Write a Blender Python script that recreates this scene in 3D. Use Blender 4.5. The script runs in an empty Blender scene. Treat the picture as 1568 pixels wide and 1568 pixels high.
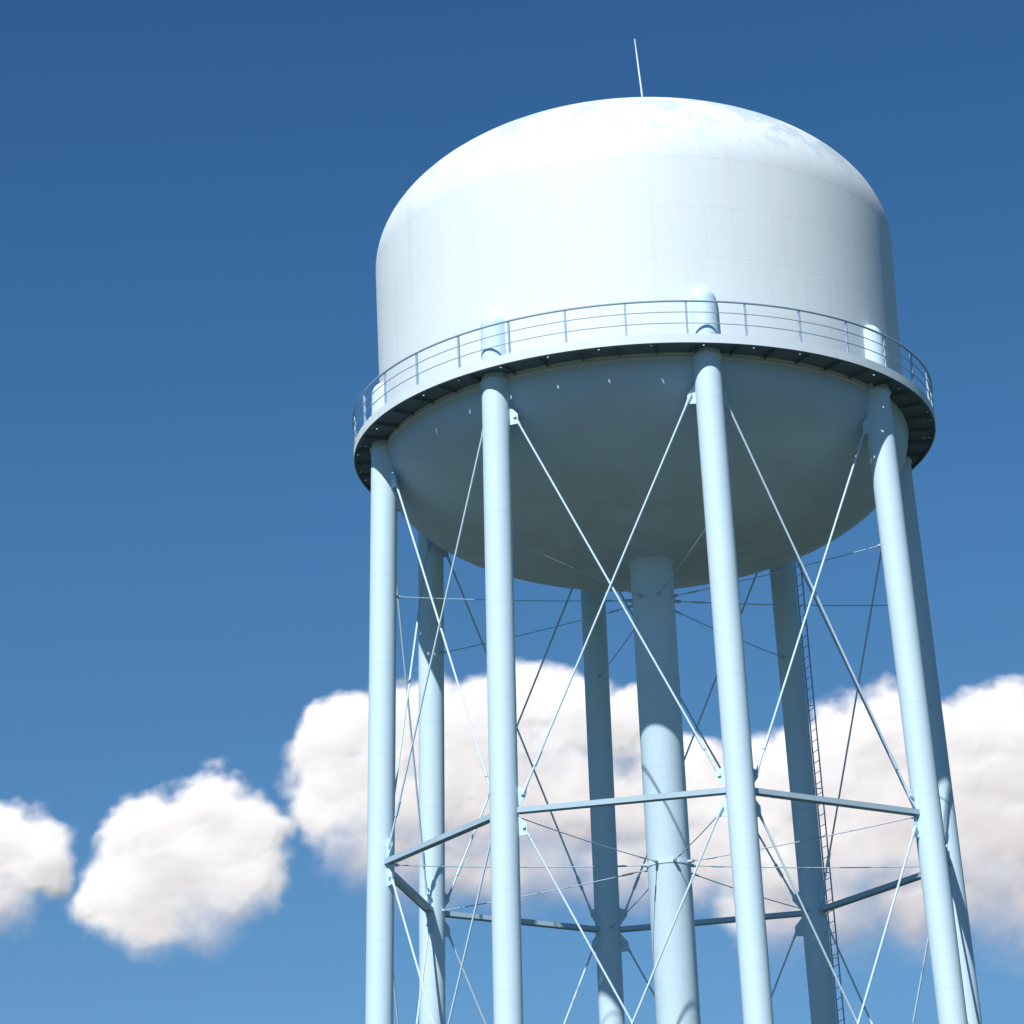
import bpy, bmesh, math
import numpy as np
from mathutils import Vector, Matrix
rad=math.radians
Z0=23.2            # height of the strut level above the ground
RT=7.12            # tank radius
RD=7.88            # balcony radius
ZD=11.5            # balcony underside (above strut level)
PH=3.3834
BAT=0.0406
LR=0.355
scene=bpy.context.scene
scene.view_settings.view_transform='Standard'
scene.view_settings.look='None'
scene.view_settings.exposure=0

# ---------------------------------------------------------------- materials
def newmat(name):
    m=bpy.data.materials.new(name); m.use_nodes=True
    nt=m.node_tree; nt.nodes.clear()
    return m,nt
class N:
    def __init__(s,nt): s.nt=nt
    def __call__(s,t,props=None,**inp):
        n=s.nt.nodes.new(t)
        if props:
            for k,v in props.items(): setattr(n,k,v)
        for k,v in inp.items():
            key=int(k[1:]) if k[0]=='i' and k[1:].isdigit() else k.replace('_',' ')
            sock=n.inputs[key]
            if isinstance(v,bpy.types.NodeSocket): s.nt.links.new(v,sock)
            else: sock.default_value=v
        return n
    def math(s,op,a,b=None,c=None,clamp=False):
        n=s.nt.nodes.new('ShaderNodeMath'); n.operation=op; n.use_clamp=clamp
        for i,v in enumerate((a,b,c)):
            if v is None: continue
            if isinstance(v,bpy.types.NodeSocket): s.nt.links.new(v,n.inputs[i])
            else: n.inputs[i].default_value=v
        return n.outputs[0]
    def mix(s,f,a,b,blend='MIX'):
        n=s.nt.nodes.new('ShaderNodeMix'); n.data_type='RGBA'; n.blend_type=blend
        for sock,v in ((n.inputs[0],f),(n.inputs[6],a),(n.inputs[7],b)):
            if isinstance(v,bpy.types.NodeSocket): s.nt.links.new(v,sock)
            else: sock.default_value=v if not isinstance(v,tuple) else (*v,1.0)[:4]
        return n.outputs[2]
    def ramp(s,f,stops):
        n=s.nt.nodes.new('ShaderNodeValToRGB')
        e=n.color_ramp.elements
        while len(e)<len(stops): e.new(0.5)
        for el,(p,c) in zip(e,stops):
            el.position=p; el.color=(*c,1.0) if isinstance(c,tuple) else (c,c,c,1)
        s.nt.links.new(f,n.inputs[0]); return n.outputs[0]

PAINT=(0.78,0.89,0.95)
def paint_mat(name,base=PAINT,tank=False,dirt=0.25,rough=0.42):
    m,nt=newmat(name); g=N(nt)
    tc=g('ShaderNodeTexCoord')
    obj=tc.outputs['Object']
    n1=g('ShaderNodeTexNoise',Vector=obj,Scale=0.35,Detail=6.0,Roughness=0.6)
    n2=g('ShaderNodeTexNoise',Vector=obj,Scale=3.0,Detail=8.0,Roughness=0.65)
    # vertical streaks
    mp=g('ShaderNodeMapping',Vector=obj); mp.inputs['Scale'].default_value=(2.2,2.2,0.16)
    n3=g('ShaderNodeTexNoise',Vector=mp.outputs[0],Scale=1.3,Detail=7.0,Roughness=0.6)
    f1=g.ramp(n1.outputs[0],[(0.35,0.0),(0.75,1.0)])
    f3=g.ramp(n3.outputs[0],[(0.5,0.0),(0.8,1.0)])
    d=tuple(b*k for b,k in zip(base,(0.86,0.88,0.90)))
    c=g.mix(g.math('MULTIPLY',f1,dirt*1.6,clamp=True),base,d)
    c=g.mix(g.math('MULTIPLY',f3,dirt,clamp=True),c,tuple(min(b*0.72,0.55) for b in base))
    bump_h=g.math('MULTIPLY',n2.outputs[0],0.35)
    if tank:
        sp=g('ShaderNodeSeparateXYZ',Vector=obj)
        ang=g.math('MULTIPLY',g.math('ARCTAN2',sp.outputs[1],sp.outputs[0]),RT)
        zz=g.math('SUBTRACT',sp.outputs[2],Z0+11.4)
        cv=g('ShaderNodeCombineXYZ',X=g.math('ADD',ang,40.0),Y=zz)
        br=g('ShaderNodeTexBrick',{'offset':0.5},Vector=cv.outputs[0],Scale=1.0,Mortar_Size=0.018,Mortar_Smooth=0.8,Brick_Width=5.59,Row_Height=1.4)
        br.inputs['Color1'].default_value=(1,1,1,1); br.inputs['Color2'].default_value=(0.8,0.8,0.8,1); br.inputs['Mortar'].default_value=(0,0,0,1)
        seam=br.outputs['Fac']
        c=g.mix(g.math('MULTIPLY',seam,0.08),c,(0.35,0.40,0.42))
        plate=g.math('MULTIPLY',g.math('SUBTRACT',1.0,br.outputs['Color']),0.14,clamp=True)
        c=g.mix(plate,c,d)
        bump_h=g.math('ADD',bump_h,g.math('MULTIPLY',seam,0.3))
        # bowl underside: bluer, darker base tone, plus mottled weathering
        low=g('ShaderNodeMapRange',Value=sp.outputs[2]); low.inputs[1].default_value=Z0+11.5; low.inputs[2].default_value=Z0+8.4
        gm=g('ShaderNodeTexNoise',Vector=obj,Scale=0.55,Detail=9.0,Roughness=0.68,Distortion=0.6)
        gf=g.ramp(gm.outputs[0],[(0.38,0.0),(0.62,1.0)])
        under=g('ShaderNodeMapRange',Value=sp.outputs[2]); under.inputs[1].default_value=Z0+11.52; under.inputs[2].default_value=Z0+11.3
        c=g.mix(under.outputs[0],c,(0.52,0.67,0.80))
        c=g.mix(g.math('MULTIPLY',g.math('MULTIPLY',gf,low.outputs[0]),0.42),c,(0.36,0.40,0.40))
        # peeling specks near the dome knuckle
        pz=g('ShaderNodeMapRange',Value=sp.outputs[2]); pz.inputs[1].default_value=Z0+17.2; pz.inputs[2].default_value=Z0+18.4
        pt=g('ShaderNodeTexNoise',Vector=obj,Scale=2.6,Detail=6.0,Roughness=0.75)
        pf=g.ramp(pt.outputs[0],[(0.62,0.0),(0.65,1.0)])
        c=g.mix(g.math('MULTIPLY',g.math('MULTIPLY',pf,pz.outputs[0]),0.65),c,(0.40,0.38,0.36))
        pn_=g('ShaderNodeTexNoise',Vector=obj,Scale=0.9,Detail=7.0,Roughness=0.7)
        pw=g.ramp(pn_.outputs[0],[(0.49,0.0),(0.54,1.0)])
        c=g.mix(g.math('MULTIPLY',g.math('MULTIPLY',pw,pz.outputs[0]),0.7),c,(0.48,0.63,0.74))
    else:
        # girth welds along the columns
        sp=g('ShaderNodeSeparateXYZ',Vector=obj)
        fr=g.math('FRACT',g.math('DIVIDE',sp.outputs[2],2.45))
        w=g.math('LESS_THAN',g.math('ABSOLUTE',g.math('SUBTRACT',fr,0.5)),0.006)
        c=g.mix(g.math('MULTIPLY',w,0.15),c,(0.35,0.42,0.46))
        bump_h=g.math('ADD',bump_h,w)
    bmp=g('ShaderNodeBump',Height=bump_h,Strength=0.25,Distance=0.02)
    r=g.ramp(n2.outputs[0],[(0.3,rough-0.04),(0.7,rough+0.14)])
    b=g('ShaderNodeBsdfPrincipled',Base_Color=c,Roughness=r,Normal=bmp.outputs[0])
    b.inputs['Specular IOR Level'].default_value=0.3
    o=g('ShaderNodeOutputMaterial',Surface=b.outputs[0])
    return m
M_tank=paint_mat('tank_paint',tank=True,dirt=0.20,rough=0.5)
M_leg=paint_mat('column_paint',base=(0.61,0.81,0.95),dirt=0.15,rough=0.48)
M_steel=paint_mat('rod_paint',base=(0.44,0.61,0.74),dirt=0.3,rough=0.5)
M_rail=paint_mat('rail_paint',base=(0.36,0.52,0.66),dirt=0.3,rough=0.5)
M_deck=paint_mat('balcony_paint',base=(0.74,0.87,0.95),dirt=0.25,rough=0.5)
M_grate=paint_mat('walkway_steel',base=(0.13,0.18,0.23),dirt=0.3,rough=0.7)
def simple(name,a,b,scale,rough=0.9,bump=0.3,dist=0.05):
    m,nt=newmat(name); g=N(nt)
    tc=g('ShaderNodeTexCoord')
    n=g('ShaderNodeTexNoise',Vector=tc.outputs['Object'],Scale=scale,Detail=10.0,Roughness=0.65)
    n2=g('ShaderNodeTexNoise',Vector=tc.outputs['Object'],Scale=scale*0.02,Detail=5.0)
    f=g.math('MULTIPLY',g.math('ADD',n.outputs[0],n2.outputs[0]),0.5)
    c=g.mix(g.ramp(f,[(0.38,0.0),(0.62,1.0)]),a,b)
    bm=g('ShaderNodeBump',Height=n.outputs[0],Strength=bump,Distance=dist)
    p=g('ShaderNodeBsdfPrincipled',Base_Color=c,Roughness=rough,Normal=bm.outputs[0])
    g('ShaderNodeOutputMaterial',Surface=p.outputs[0])
    return m
M_ground=simple('grass_ground',(0.028,0.05,0.022),(0.065,0.072,0.04),3.0)
M_conc=simple('concrete',(0.36,0.34,0.31),(0.48,0.46,0.42),4.0)

# ---------------------------------------------------------------- mesh helpers
tower=bpy.data.objects.new('water_tower',None); scene.collection.objects.link(tower)
tower.empty_display_size=2
def finish(name,bm,mat,parent=tower,smooth=True,angle=40):
    me=bpy.data.meshes.new(name); bm.to_mesh(me); bm.free()
    me.materials.append(mat)
    if smooth:
        me.polygons.foreach_set('use_smooth',[True]*len(me.polygons))
        me.set_sharp_from_angle(angle=rad(angle))
    ob=bpy.data.objects.new(name,me); scene.collection.objects.link(ob)
    if parent: ob.parent=parent
    return ob
def rod(bm,p0,p1,r,seg=12,r2=None):
    p0=Vector(p0);p1=Vector(p1); d=p1-p0; L=d.length
    M=Matrix.Translation((p0+p1)/2)@d.to_track_quat('Z','Y').to_matrix().to_4x4()
    bmesh.ops.create_cone(bm,cap_ends=True,segments=seg,radius1=r,radius2=r if r2 is None else r2,depth=L,matrix=M)
def box(bm,c,ax,ay,az,sx,sy,sz):
    M=Matrix((( ax.x*sx,ay.x*sy,az.x*sz,c.x),(ax.y*sx,ay.y*sy,az.y*sz,c.y),(ax.z*sx,ay.z*sy,az.z*sz,c.z),(0,0,0,1)))
    bmesh.ops.create_cube(bm,size=1.0,matrix=M)
def lathe(bm,prof,seg=128,close=False):
    rings=[]
    new=[]
    for r,z in prof:
        if r<1e-5: rings.append([bm.verts.new((0,0,z))])
        else: rings.append([bm.verts.new((r*math.cos(2*math.pi*i/seg),r*math.sin(2*math.pi*i/seg),z)) for i in range(seg)])
    pairs=list(zip(rings,rings[1:]))
    if close: pairs.append((rings[-1],rings[0]))
    for a,b in pairs:
        for i in range(seg):
            j=(i+1)%seg
            if len(a)==1 and len(b)==1: continue
            if len(a)==1: new.append(bm.faces.new((a[0],b[j],b[i])))
            elif len(b)==1: new.append(bm.faces.new((a[i],a[j],b[0])))
            else: new.append(bm.faces.new((a[i],a[j],b[j],b[i])))
    bmesh.ops.recalc_face_normals(bm,faces=new)
def P(k,z,dr=0.0):
    a=PH+k*math.pi/4; r=7.6-BAT*z+dr
    return Vector((r*math.cos(a),r*math.sin(a),Z0+z))

# ---------------------------------------------------------------- tank
bm=bmesh.new()
prof=[]
hb=3.1; zc=11.4
for i in range(0,33):
    t=i/32*math.pi/2
    prof.append((RT*math.sin(t),Z0+zc-hb*math.cos(t)))
for z in (12.8,14.2,15.6,17.0): prof.append((RT,Z0+z))
for i in range(1,33):
    t=i/32*math.pi/2
    prof.append((RT*math.cos(t) if i<32 else 0,Z0+17.0+3.8*math.sin(t)))
lathe(bm,prof,192)
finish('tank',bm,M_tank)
bm=bmesh.new()
def torus_ring(bm,R,z,r,seg=160,n=8):
    lathe(bm,[(R+r*math.cos(2*math.pi*i/n),z+r*math.sin(2*math.pi*i/n)) for i in range(n)],seg,close=True)
torus_ring(bm,RT,Z0+11.42,0.02)
finish('shell_weld',bm,M_tank)

# roof vent and mast
bm=bmesh.new()
lathe(bm,[(0,Z0+20.6),(0.35,Z0+20.6),(0.35,Z0+21.0),(0.5,Z0+21.02),(0.42,Z0+21.12),(0,Z0+21.25)],32)
finish('roof_vent',bm,M_deck)
bm=bmesh.new()
rod(bm,(0.62,0,Z0+20.6),(0.55,0,Z0+21.9),0.038,10)
rod(bm,(0.55,0,Z0+21.9),(0.42,0,Z0+23.95),0.028,10,0.02)
finish('mast',bm,M_tank)

# ---------------------------------------------------------------- balcony
z=Z0+ZD
bm=bmesh.new()
lathe(bm,[(RD-0.012,z),(RD,z),(RD,z+0.24),(RD-0.012,z+0.24)],192,close=True)
finish('balcony_girder',bm,M_deck,angle=30)
# walkway plate with small drain holes along its outer edge
bm=bmesh.new()
NH=72; hw=0.045
angs=[]
for i in range(NH):
    a0=2*math.pi*i/NH; st=2*math.pi/NH; da=hw/RD
    angs+= [(a0,False),(a0+st*0.33,False),(a0+st*0.5-da/2,True),(a0+st*0.5+da/2,False),(a0+st*0.75,False)]
radii=[RT-0.02,RD-0.30,RD-0.30+hw,RD-0.14,RD-0.14+hw,RD-0.014]
vr=[[bm.verts.new((r*math.cos(a),r*math.sin(a),z+0.04)) for a,_ in angs] for r in radii]
n=len(angs)
for i in range(n):
    j=(i+1)%n
    for b in range(len(radii)-1):
        if angs[i][1] and ((b==3) or (b==1 and (i//5)%2==0)): continue
        bm.faces.new((vr[b][i],vr[b+1][i],vr[b+1][j],vr[b][j]))
bmesh.ops.recalc_face_normals(bm,faces=bm.faces)
finish('balcony_deck',bm,M_grate,angle=30)
bm=bmesh.new()
for k in range(48):
    a=2*math.pi*(k+0.5)/48
    d=Vector((math.cos(a),math.sin(a),0)); t=Vector((-d.y,d.x,0))
    box(bm,d*((RT+RD)/2-0.02)+Vector((0,0,z-0.045+0.03)),d,t,Vector((0,0,1)),0.66,0.012,0.085)
lathe(bm,[(RD-0.075,z-0.02),(RD-0.016,z-0.02),(RD-0.016,z+0.0),(RD-0.063,z+0.0),(RD-0.063,z+0.036),(RD-0.075,z+0.036)],192,close=True)
finish('balcony_brackets',bm,M_grate,angle=30)
bm=bmesh.new()
NP=32; pa0=rad(268)
torus_ring(bm,RD-0.02,z+1.13,0.030)
torus_ring(bm,RD-0.02,z+0.83,0.013)
torus_ring(bm,RD-0.02,z+0.53,0.013)
for k in range(NP):
    a=pa0+2*math.pi*k/NP
    d=Vector((math.cos(a),math.sin(a),0)); t=Vector((-d.y,d.x,0))
    box(bm,d*(RD-0.040)+Vector((0,0,z+0.045+0.53)),d,t,Vector((0,0,1)),0.05,0.05,1.06)
finish('balcony_railing',bm,M_rail,angle=30)

# ---------------------------------------------------------------- legs
for k in range(8):
    bm=bmesh.new()
    a=PH+k*math.pi/4
    p0=P(k,-Z0+0.35); p1=P(k,12.95)
    ax=(p1-p0).normalized()
    q=ax.to_track_quat('Z','Y').to_matrix().to_4x4()
    L=(p1-p0).length
    pr=[(0,0),(LR,0)]+[(LR,L*i/12) for i in range(1,13)]+[(LR*math.cos(t),L+LR*1.0*math.sin(t)) for t in [math.pi/2*i/8 for i in range(1,8)]]+[(0,L+LR)]
    lathe(bm,pr,48)
    lathe(bm,[(0,-0.02),(0.62,-0.02),(0.62,0.03),(0,0.03)],24)
    me_ob=finish('leg_%d'%(k+1),bm,M_leg)
    me_ob.matrix_world=Matrix.Translation(p0)@q
    bm=bmesh.new()
    d=Vector((math.cos(a),math.sin(a),0)); t=Vector((-d.y,d.x,0)); Zv=Vector((0,0,1))
    lathe(bm,[(LR+0.002,-0.05),(LR+0.04,-0.05),(LR+0.04,0.0),(LR+0.002,0.0)],32,close=True)
    bmesh.ops.transform(bm,matrix=Matrix.Translation(P(k,ZD-0.12))@q,verts=bm.verts)
    finish('leg_collar_%d'%(k+1),bm,M_leg,angle=30)
    bm=bmesh.new()
    box(bm,Vector((0,0,0.15)),Vector((1,0,0)),Vector((0,1,0)),Vector((0,0,1)),1.9,1.9,0.40)
    bmesh.ops.transform(bm,matrix=Matrix.Translation((P(k,-Z0).x,P(k,-Z0).y,-0.02))@Matrix.Rotation(a,4,'Z'),verts=bm.verts)
    bmesh.ops.bevel(bm,geom=list(bm.edges),offset=0.03,segments=2,affect='EDGES')
    finish('footing_%d'%(k+1),bm,M_conc,angle=30)

# ---------------------------------------------------------------- riser pipe
bm=bmesh.new()
RR=0.57
lathe(bm,[(0.0,0.2),(RR,0.2),(RR,Z0+8.2),(RR+0.03,Z0+8.3),(RR+0.08,Z0+8.38),(0,Z0+8.6)],64)
for zz in (0.0,7.25,-11.3):
    lathe(bm,[(RR+0.001,Z0+zz-0.05),(RR+0.02,Z0+zz-0.05),(RR+0.02,Z0+zz+0.05),(RR+0.001,Z0+zz+0.05)],64,close=True)
finish('riser_pipe',bm,M_leg,angle=30)

# ---------------------------------------------------------------- struts, rods, spokes
Zv=Vector((0,0,1))
bs=bmesh.new(); br=bmesh.new(); bg=bmesh.new(); bt=bmesh.new()
def gusset(k,dirn,z,up,size=0.34):
    c=P(k,z); d=(P((k+dirn)%8,z)-c).normalized()
    n=d.cross(Zv).normalized()
    v=[c+d*(LR-0.03)+Zv*(0.28),c+d*(LR-0.03)-Zv*(0.28),c+d*(LR+size*0.62)-Zv*0.10*(1 if up<0 else -0.2)-Zv*(0.16 if up<0 else -0.0),c+d*(LR+size*0.62)+Zv*(0.16 if up>0 else 0.0)]
    a=[bg.verts.new(x+n*0.014) for x in v]; b=[bg.verts.new(x-n*0.014) for x in v]
    bg.faces.new(a); bg.faces.new(b[::-1])
    for i in range(4):
        j=(i+1)%4; bg.faces.new((a[i],b[i],b[j],a[j]))
    pin=c+d*(LR+size*0.38)+Zv*(0.06*up)
    rod(bg,pin-n*0.06,pin+n*0.06,0.045,12)
    return pin
def brace(p0,p1,r=0.027):
    d=(p1-p0).normalized()
    rod(br,p0,p1,r,10)
    for p,s in ((p0,1),(p1,-1)):
        rod(br,p-d*s*0.04,p+d*s*0.30,0.05,8,0.034)
    low,dd=(p0,d) if p0.z<p1.z else (p1,-d)
    rod(br,low+dd*0.75,low+dd*1.15,0.045,8)
levels=[(-22.0,-11.3),(-11.3,0.0),(0.0,10.45)]
for k in range(8):
    kn=(k+1)%8
    for zl in (0.0,-11.3):
        p=P(k,zl); q=P(kn,zl); d=(q-p).normalized(); n=d.cross(Zv).normalized()
        a=p+d*(LR-0.01); b=q-d*(LR-0.01); c=(a+b)/2; L=(b-a).length
        box(bs,c,d,n,Zv,L,0.20,0.014)
        box(bs,c+n*0.107,d,n,Zv,L,0.013,0.13)
        box(bs,c-n*0.107,d,n,Zv,L,0.013,0.13)
    for i,(zl,zh) in enumerate(levels):
        lo=zl+(0.36 if i>0 else 0.2); hi=zh-(0.36 if i<2 else 0.0)
        a0=gusset(k,1,lo,1); b0=gusset(kn,-1,lo,1)
        a1=gusset(k,1,hi,-1); b1=gusset(kn,-1,hi,-1)
        n=(P(kn,0)-P(k,0)).normalized().cross(Zv)*0.03
        brace(a0+n,b1+n); brace(b0-n,a1-n)
    for zl in (7.25,0.0,-11.3):
        a=PH+k*math.pi/4; d=Vector((math.cos(a),math.sin(a),0))
        p=d*(RR+0.02)+Zv*(Z0+zl); q=P(k,zl)-d*(LR-0.02)
        pts=[p.lerp(q,t/10)-Zv*(0.05*4*(t/10)*(1-t/10)) for t in range(11)]
        for u,v in zip(pts,pts[1:]): rod(bt,u,v,0.014,8)
        rod(bt,p,p+d*0.16,0.045,10); rod(bt,pts[0].lerp(pts[1],0.8),pts[1]+(pts[2]-pts[1])*0.3,0.026,8)
        rod(bt,q,q-d*0.12,0.04,10)
finish('struts',bs,M_steel,angle=30)
finish('brace_rods',br,M_leg,angle=50)
finish('gusset_plates',bg,M_leg,angle=30)
finish('spoke_rods',bt,M_steel,angle=50)

# ---------------------------------------------------------------- ladder on rear leg
bl=bmesh.new()
k=5
ld=Vector((math.cos(rad(22)),math.sin(rad(22)),0)); lt=Vector((-ld.y,ld.x,0))
def lp(z,s): return P(k,z)+ld*(LR+0.16)+lt*(0.20*s)
for s in (-1,1): rod(bl,lp(-21.5,s),lp(11.45,s),0.022,8)
z=-21.3
while z<11.4:
    rod(bl,lp(z,-1),lp(z,1),0.012,6); z+=0.305
z=-20.5
while z<11:
    for s in (-1,1): rod(bl,lp(z,s),P(k,z)+ld*(LR-0.04)+lt*(0.12*s),0.014,6)
    z+=2.4
finish('access_ladder',bl,M_steel,angle=50)
# tank ladder on the left side of the shell, following the dome
bl=bmesh.new()
a=rad(171); d=Vector((math.cos(a),math.sin(a),0)); t=Vector((-d.y,d.x,0))
pts=[d*(RT+0.14)+Zv*(Z0+zz) for zz in (11.55,13,15,17)]
for i in range(1,13):
    tt=i/14*math.pi/2
    pts.append(d*((RT+0.14)*math.cos(tt))+Zv*(Z0+17+3.94*math.sin(tt)))
for s in (-1,1):
    for u,v in zip(pts,pts[1:]): rod(bl,u+t*0.2*s,v+t*0.2*s,0.018,8)
for u,v in zip(pts,pts[1:]):
    m=max(1,int((v-u).length/0.3))
    for i in range(m):
        c=u.lerp(v,i/m); rod(bl,c-t*0.2,c+t*0.2,0.011,6)
finish('shell_ladder',bl,M_steel,angle=50)

# ---------------------------------------------------------------- ground
bm=bmesh.new()
lathe(bm,[(0,0),(30,0),(120,0),(600,0),(3000,0),(9000,0)],64)
finish('ground',bm,M_ground,parent=None)

# ---------------------------------------------------------------- clouds
rng=np.random.RandomState(5)
perm=rng.permutation(512); gv=rng.rand(512,2)*2-1; gv/=np.linalg.norm(gv,axis=1)[:,None]
jit=rng.rand(512,3)
def pn(x,y):
    xi=np.floor(x).astype(int); yi=np.floor(y).astype(int); xf=x-xi; yf=y-yi
    def gr(i,j,dx,dy):
        h=perm[(perm[i&511]+j)&511]; v=gv[h]; return v[...,0]*dx+v[...,1]*dy
    u=xf*xf*xf*(xf*(xf*6-15)+10); v=yf*yf*yf*(yf*(yf*6-15)+10)
    a=gr(xi,yi,xf,yf); b=gr(xi+1,yi,xf-1,yf); c=gr(xi,yi+1,xf,yf-1); d=gr(xi+1,yi+1,xf-1,yf-1)
    return (a+(b-a)*u)+((c+(d-c)*u)-(a+(b-a)*u))*v
def fbm(x,y,o=5,pers=0.5):
    s=0;a=1;t=0
    for i in range(o):
        n=pn(x*2**i+i*17.3,y*2**i+i*9.1)*1.5
        s=s+a*n; t+=a; a*=pers
    return s/t
def puffs(x,y):
    """smooth union of rounded puffs on a jittered grid, 0..~1"""
    xi=np.floor(x).astype(int); yi=np.floor(y).astype(int); acc=0
    for di in (-1,0,1):
        for dj in (-1,0,1):
            h=perm[(perm[(xi+di)&511]+yi+dj)&511]; j=jit[h]
            px=xi+di+j[...,0]; py=yi+dj+j[...,1]; rr=0.75+0.4*j[...,2]
            d2=((x-px)**2+(y-py)**2)/(rr*rr)
            acc=acc+np.exp(4*(1-d2).clip(-1,1))
    return np.log(acc)/4-0.2
def cloud_mat():
    m,nt=newmat('cloud_vapour'); g=N(nt)
    at=g('ShaderNodeAttribute',{'attribute_name':'dens'})
    tc=g('ShaderNodeTexCoord')
    n=g('ShaderNodeTexNoise',Vector=tc.outputs['Object'],Scale=0.028,Detail=9.0,Roughness=0.55)
    nn=g.math('SUBTRACT',n.outputs[0],0.5)
    v=g.math('ADD',at.outputs['Fac'],g.math('MULTIPLY',nn,1.1))
    soft=g('ShaderNodeAttribute',{'attribute_name':'soft'})
    al=g('ShaderNodeMapRange',{'interpolation_type':'SMOOTHSTEP'},Value=v)
    al.inputs[1].default_value=-0.28
    nt.links.new(soft.outputs['Fac'],al.inputs[2])
    sh=g('ShaderNodeAttribute',{'attribute_name':'cloud_shade'})
    col=g.mix(sh.outputs['Fac'],(0.94,0.89,0.87),(0.66,0.60,0.60))  # greyer second colour paints shade into the cloud bases
    d=g('ShaderNodeBsdfDiffuse',Color=col)
    t=g('ShaderNodeBsdfTranslucent',Color=col)
    mx=g('ShaderNodeMixShader',i0=0.08,i1=d.outputs[0],i2=t.outputs[0])
    tr=g('ShaderNodeBsdfTransparent')
    m2=g('ShaderNodeMixShader',i0=al.outputs[0],i1=tr.outputs[0],i2=mx.outputs[0])
    g('ShaderNodeOutputMaterial',Surface=m2.outputs[0])
    return m
M_cloud=cloud_mat()
def cloud(blobs,dist,u0,u1,v0,v1,seed,step=3.0):
    """relief of a cumulus: u,v are local cloud coordinates (0.48 m per unit), blobs=(u,v,ru,rv,weight)"""
    u=np.arange(u0,u1,step); v=np.arange(v0,v1,step)
    U,V=np.meshgrid(u,v)
    wu=U+fbm(U/110+seed,V/110,4)*40; wv=V+fbm(U/110+seed+50,V/110+31,4)*40
    H=None
    for bu,bv,ru,rv,w in blobs:
        d2=((wu-bu)/ru)**2+((wv-bv)/rv)**2
        f=(1.3-np.sqrt(d2+0.05))*w*1.3
        H=f if H is None else np.logaddexp(H*5,f*5)/5
    # smoother version of the body for the relief
    S=None
    for bu,bv,ru,rv,w in blobs:
        d2=((U-bu)/(ru*1.25))**2+((V-bv)/(rv*1.25))**2
        f=(1.3-np.sqrt(d2+0.35))*w*1.3
        S=f if S is None else np.logaddexp(S*2.5,f*2.5)/2.5
    xu=U+fbm(U/50+seed,V/50+3,3)*20; xv=V+fbm(U/50+9,V/50+seed,3)*20
    p1=puffs(xu/85+seed,xv/65); p2=puffs(xu/38+seed,xv/33+5); p3=puffs(xu/16,xv/15+seed)
    D=H-0.12+0.34*(p1-0.45)+0.18*(p2-0.5)+0.07*(p3-.5)
    top=np.full(len(u),v0,float)
    for i in range(len(u)):
        w=np.where(D[:,i]>0.1)[0]
        top[i]=v[w[-1]] if len(w) else v0
    ker=np.hanning(83)[1:-1]; ker/=ker.sum(); top=np.convolve(np.pad(top,40,'edge'),ker,'valid')
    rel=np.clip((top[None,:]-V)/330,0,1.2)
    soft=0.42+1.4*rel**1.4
    cloud_shade=np.clip(rel*1.15-0.08+0.5*fbm(U/120+seed,V/70,3)-0.35*(p1-.5),0,1)  # painted shading: darker towards the base and between puffs
    Hc=np.clip(S+0.5,0,3)
    bl_=np.clip(rel*1.1-0.1,0,0.9); bl_=bl_*bl_*(3-2*bl_)
    dep=24*((1-bl_)*(1-np.exp(-Hc*0.9))+bl_*0.85)+ (2.5*p1+0.5*p2)*np.clip(D+0.4,0,1)
    sc=dist/2500.0
    X=(-113+0.474*U+0.02*V)*sc
    Z=(618+0.495*V-0.027*U)*sc+1.62
    Y=-90+dist-dep*sc
    nv,nu=U.shape
    co=np.stack([X,Y,Z],-1).reshape(-1,3).astype(np.float32)
    idx=np.arange(nv*nu).reshape(nv,nu)
    f=np.stack([idx[:-1,:-1],idx[:-1,1:],idx[1:,1:],idx[1:,:-1]],-1).reshape(-1,4)
    Df=D.reshape(-1)
    keep=(Df[f].max(1)>-0.8)
    f=f[keep]
    used=np.unique(f); remap=-np.ones(nv*nu,int); remap[used]=np.arange(len(used)); f=remap[f]
    co=co[used]
    me=bpy.data.meshes.new('cloud')
    me.vertices.add(len(co)); me.vertices.foreach_set('co',co.ravel())
    me.loops.add(len(f)*4); me.loops.foreach_set('vertex_index',f.ravel().astype(np.int32))
    me.polygons.add(len(f)); me.polygons.foreach_set('loop_start',np.arange(0,len(f)*4,4,dtype=np.int32))
    me.polygons.foreach_set('loop_total',np.full(len(f),4,dtype=np.int32))
    me.polygons.foreach_set('use_smooth',np.ones(len(f),bool))
    me.update(calc_edges=True); me.validate()
    for nm,arr in (('dens',Df[used]),('soft',soft.reshape(-1)[used]),('cloud_shade',cloud_shade.reshape(-1)[used])):
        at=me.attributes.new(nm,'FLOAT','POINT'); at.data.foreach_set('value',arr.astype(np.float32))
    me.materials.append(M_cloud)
    ob=bpy.data.objects.new('cloud',me); scene.collection.objects.link(ob)
    return ob
def B(px,py,rx,ry,w=1.0): return (px-784,1300-py,rx,ry,w)
cloud([B(0,1305,85,50),B(60,1325,50,40),B(-90,1300,90,60),B(-30,1390,70,50,.7),B(-200,1330,90,70)],2600,-1150,-560,-280,160,3.1)
cloud([B(325,1250,48,52),B(235,1290,60,55),B(390,1275,42,45),B(290,1340,110,75),B(190,1395,55,55),B(360,1350,60,60,.9),B(250,1420,90,45,.85)],2450,-800,-210,-310,220,11.7)
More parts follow.
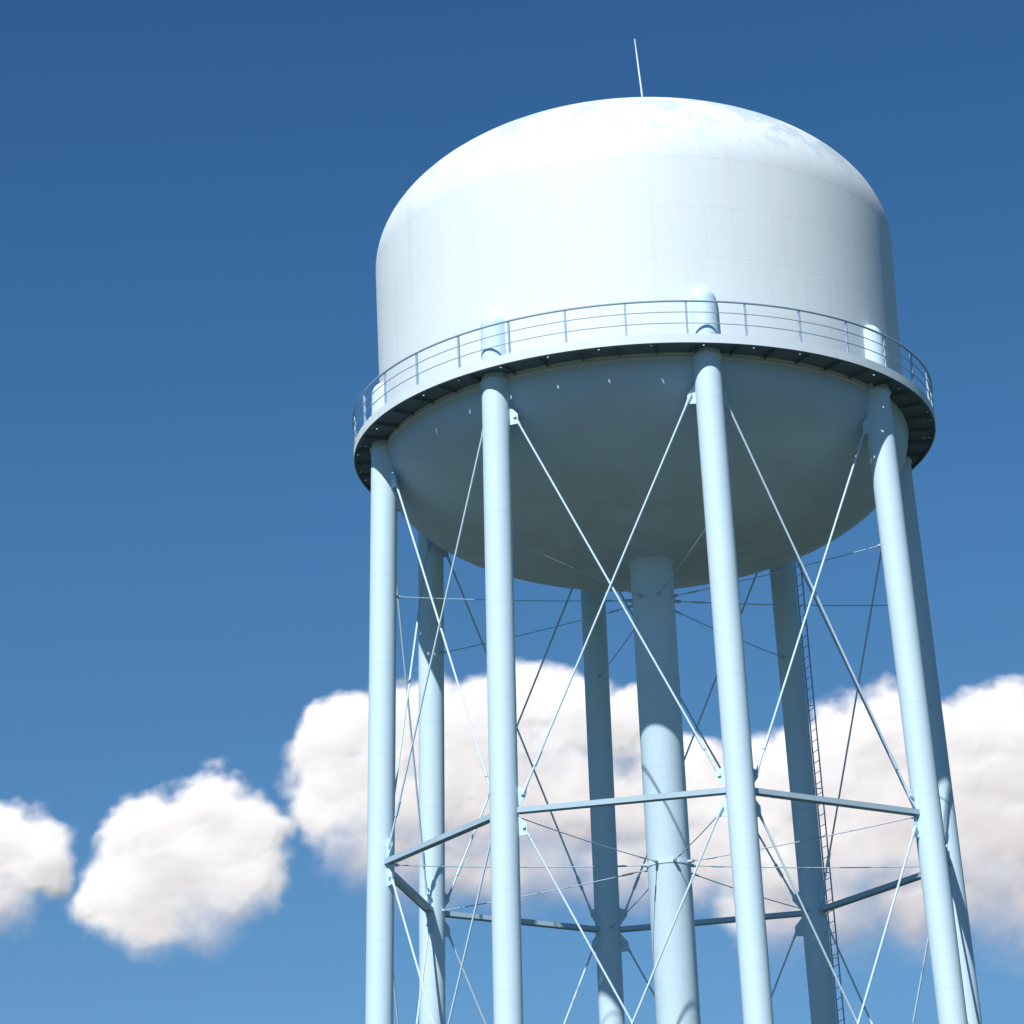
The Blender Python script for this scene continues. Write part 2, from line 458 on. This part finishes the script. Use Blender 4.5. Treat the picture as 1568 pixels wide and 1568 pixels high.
cloud([B(500,1155,50,50),B(545,1130,50,45),B(640,1120,75,65),B(740,1115,60,60),B(805,1090,46,56),B(875,1100,52,52),B(950,1120,50,52),B(560,1230,90,70),B(700,1240,150,90),B(880,1245,150,100),B(620,1315,90,50,.9),B(760,1345,150,55,.9),B(940,1340,130,60,.9),B(1060,1210,90,60,.9),B(1060,1320,120,80,.9)],2550,-460,500,-320,370,23.9)
cloud([B(1200,1205,70,60),B(1275,1165,62,55),B(1350,1145,65,60),B(1450,1155,70,60),B(1550,1140,80,65),B(1680,1135,110,80),B(1250,1290,110,90),B(1400,1280,150,110),B(1560,1270,150,120),B(1720,1270,150,120),B(1240,1400,100,80,.95),B(1400,1390,150,65,1),B(1580,1390,160,70,1),B(1850,1200,140,120)],2700,220,1320,-340,360,41.3)

# ---------------------------------------------------------------- camera
yaw,pit,roll=-0.0407,0.337,-0.0462
fw=Vector((math.sin(yaw)*math.cos(pit),math.cos(yaw)*math.cos(pit),math.sin(pit)))
r=Vector((math.cos(yaw),-math.sin(yaw),0)); u=r.cross(fw)
r2=r*math.cos(roll)+u*math.sin(roll); u2=-r*math.sin(roll)+u*math.cos(roll)
cd=bpy.data.cameras.new('camera'); cam=bpy.data.objects.new('camera',cd); scene.collection.objects.link(cam)
cam.matrix_world=Matrix(((r2.x,u2.x,-fw.x,0),(r2.y,u2.y,-fw.y,-90.08),(r2.z,u2.z,-fw.z,Z0-21.58),(0,0,0,1)))
cd.sensor_width=36; cd.lens=36*5410/1568; cd.clip_end=20000; cd.clip_start=0.5
scene.camera=cam

# ---------------------------------------------------------------- light
AZ=rad(249); EL=rad(47)
sd=Vector((math.cos(AZ)*math.cos(EL),math.sin(AZ)*math.cos(EL),math.sin(EL)))
sl=bpy.data.lights.new('sun','SUN'); sl.energy=5.0; sl.angle=rad(0.53); sl.color=(1.0,0.97,0.93)
so=bpy.data.objects.new('sun',sl); scene.collection.objects.link(so)
so.rotation_euler=sd.to_track_quat('Z','Y').to_euler(); so.location=sd*200
w=bpy.data.worlds.new('World'); scene.world=w; w.use_nodes=True
nt=w.node_tree; nt.nodes.clear(); g=N(nt)
sk=g('ShaderNodeTexSky',{'sky_type':'NISHITA','sun_disc':False,'sun_elevation':EL,'sun_rotation':math.atan2(sd.x,sd.y),'altitude':200.0,'air_density':1.0,'dust_density':0.0,'ozone_density':2.0})
tc=g('ShaderNodeTexCoord'); sp=g('ShaderNodeSeparateXYZ',Vector=tc.outputs['Generated'])
tint=g.ramp(sp.outputs[2],[(0.0,(0.12,0.19,0.25)),(0.12,(0.22,0.36,0.46)),(0.19,(0.38,0.59,0.72)),(0.33,(0.29,0.55,0.72)),(0.47,(0.20,0.45,0.64)),(0.6,(0.05,0.12,0.19)),(1.0,(0.02,0.06,0.10))])
c=g.mix(1.0,sk.outputs[0],tint,'MULTIPLY')
bg=g('ShaderNodeBackground',Color=c,Strength=0.13)
g('ShaderNodeOutputWorld',Surface=bg.outputs[0])
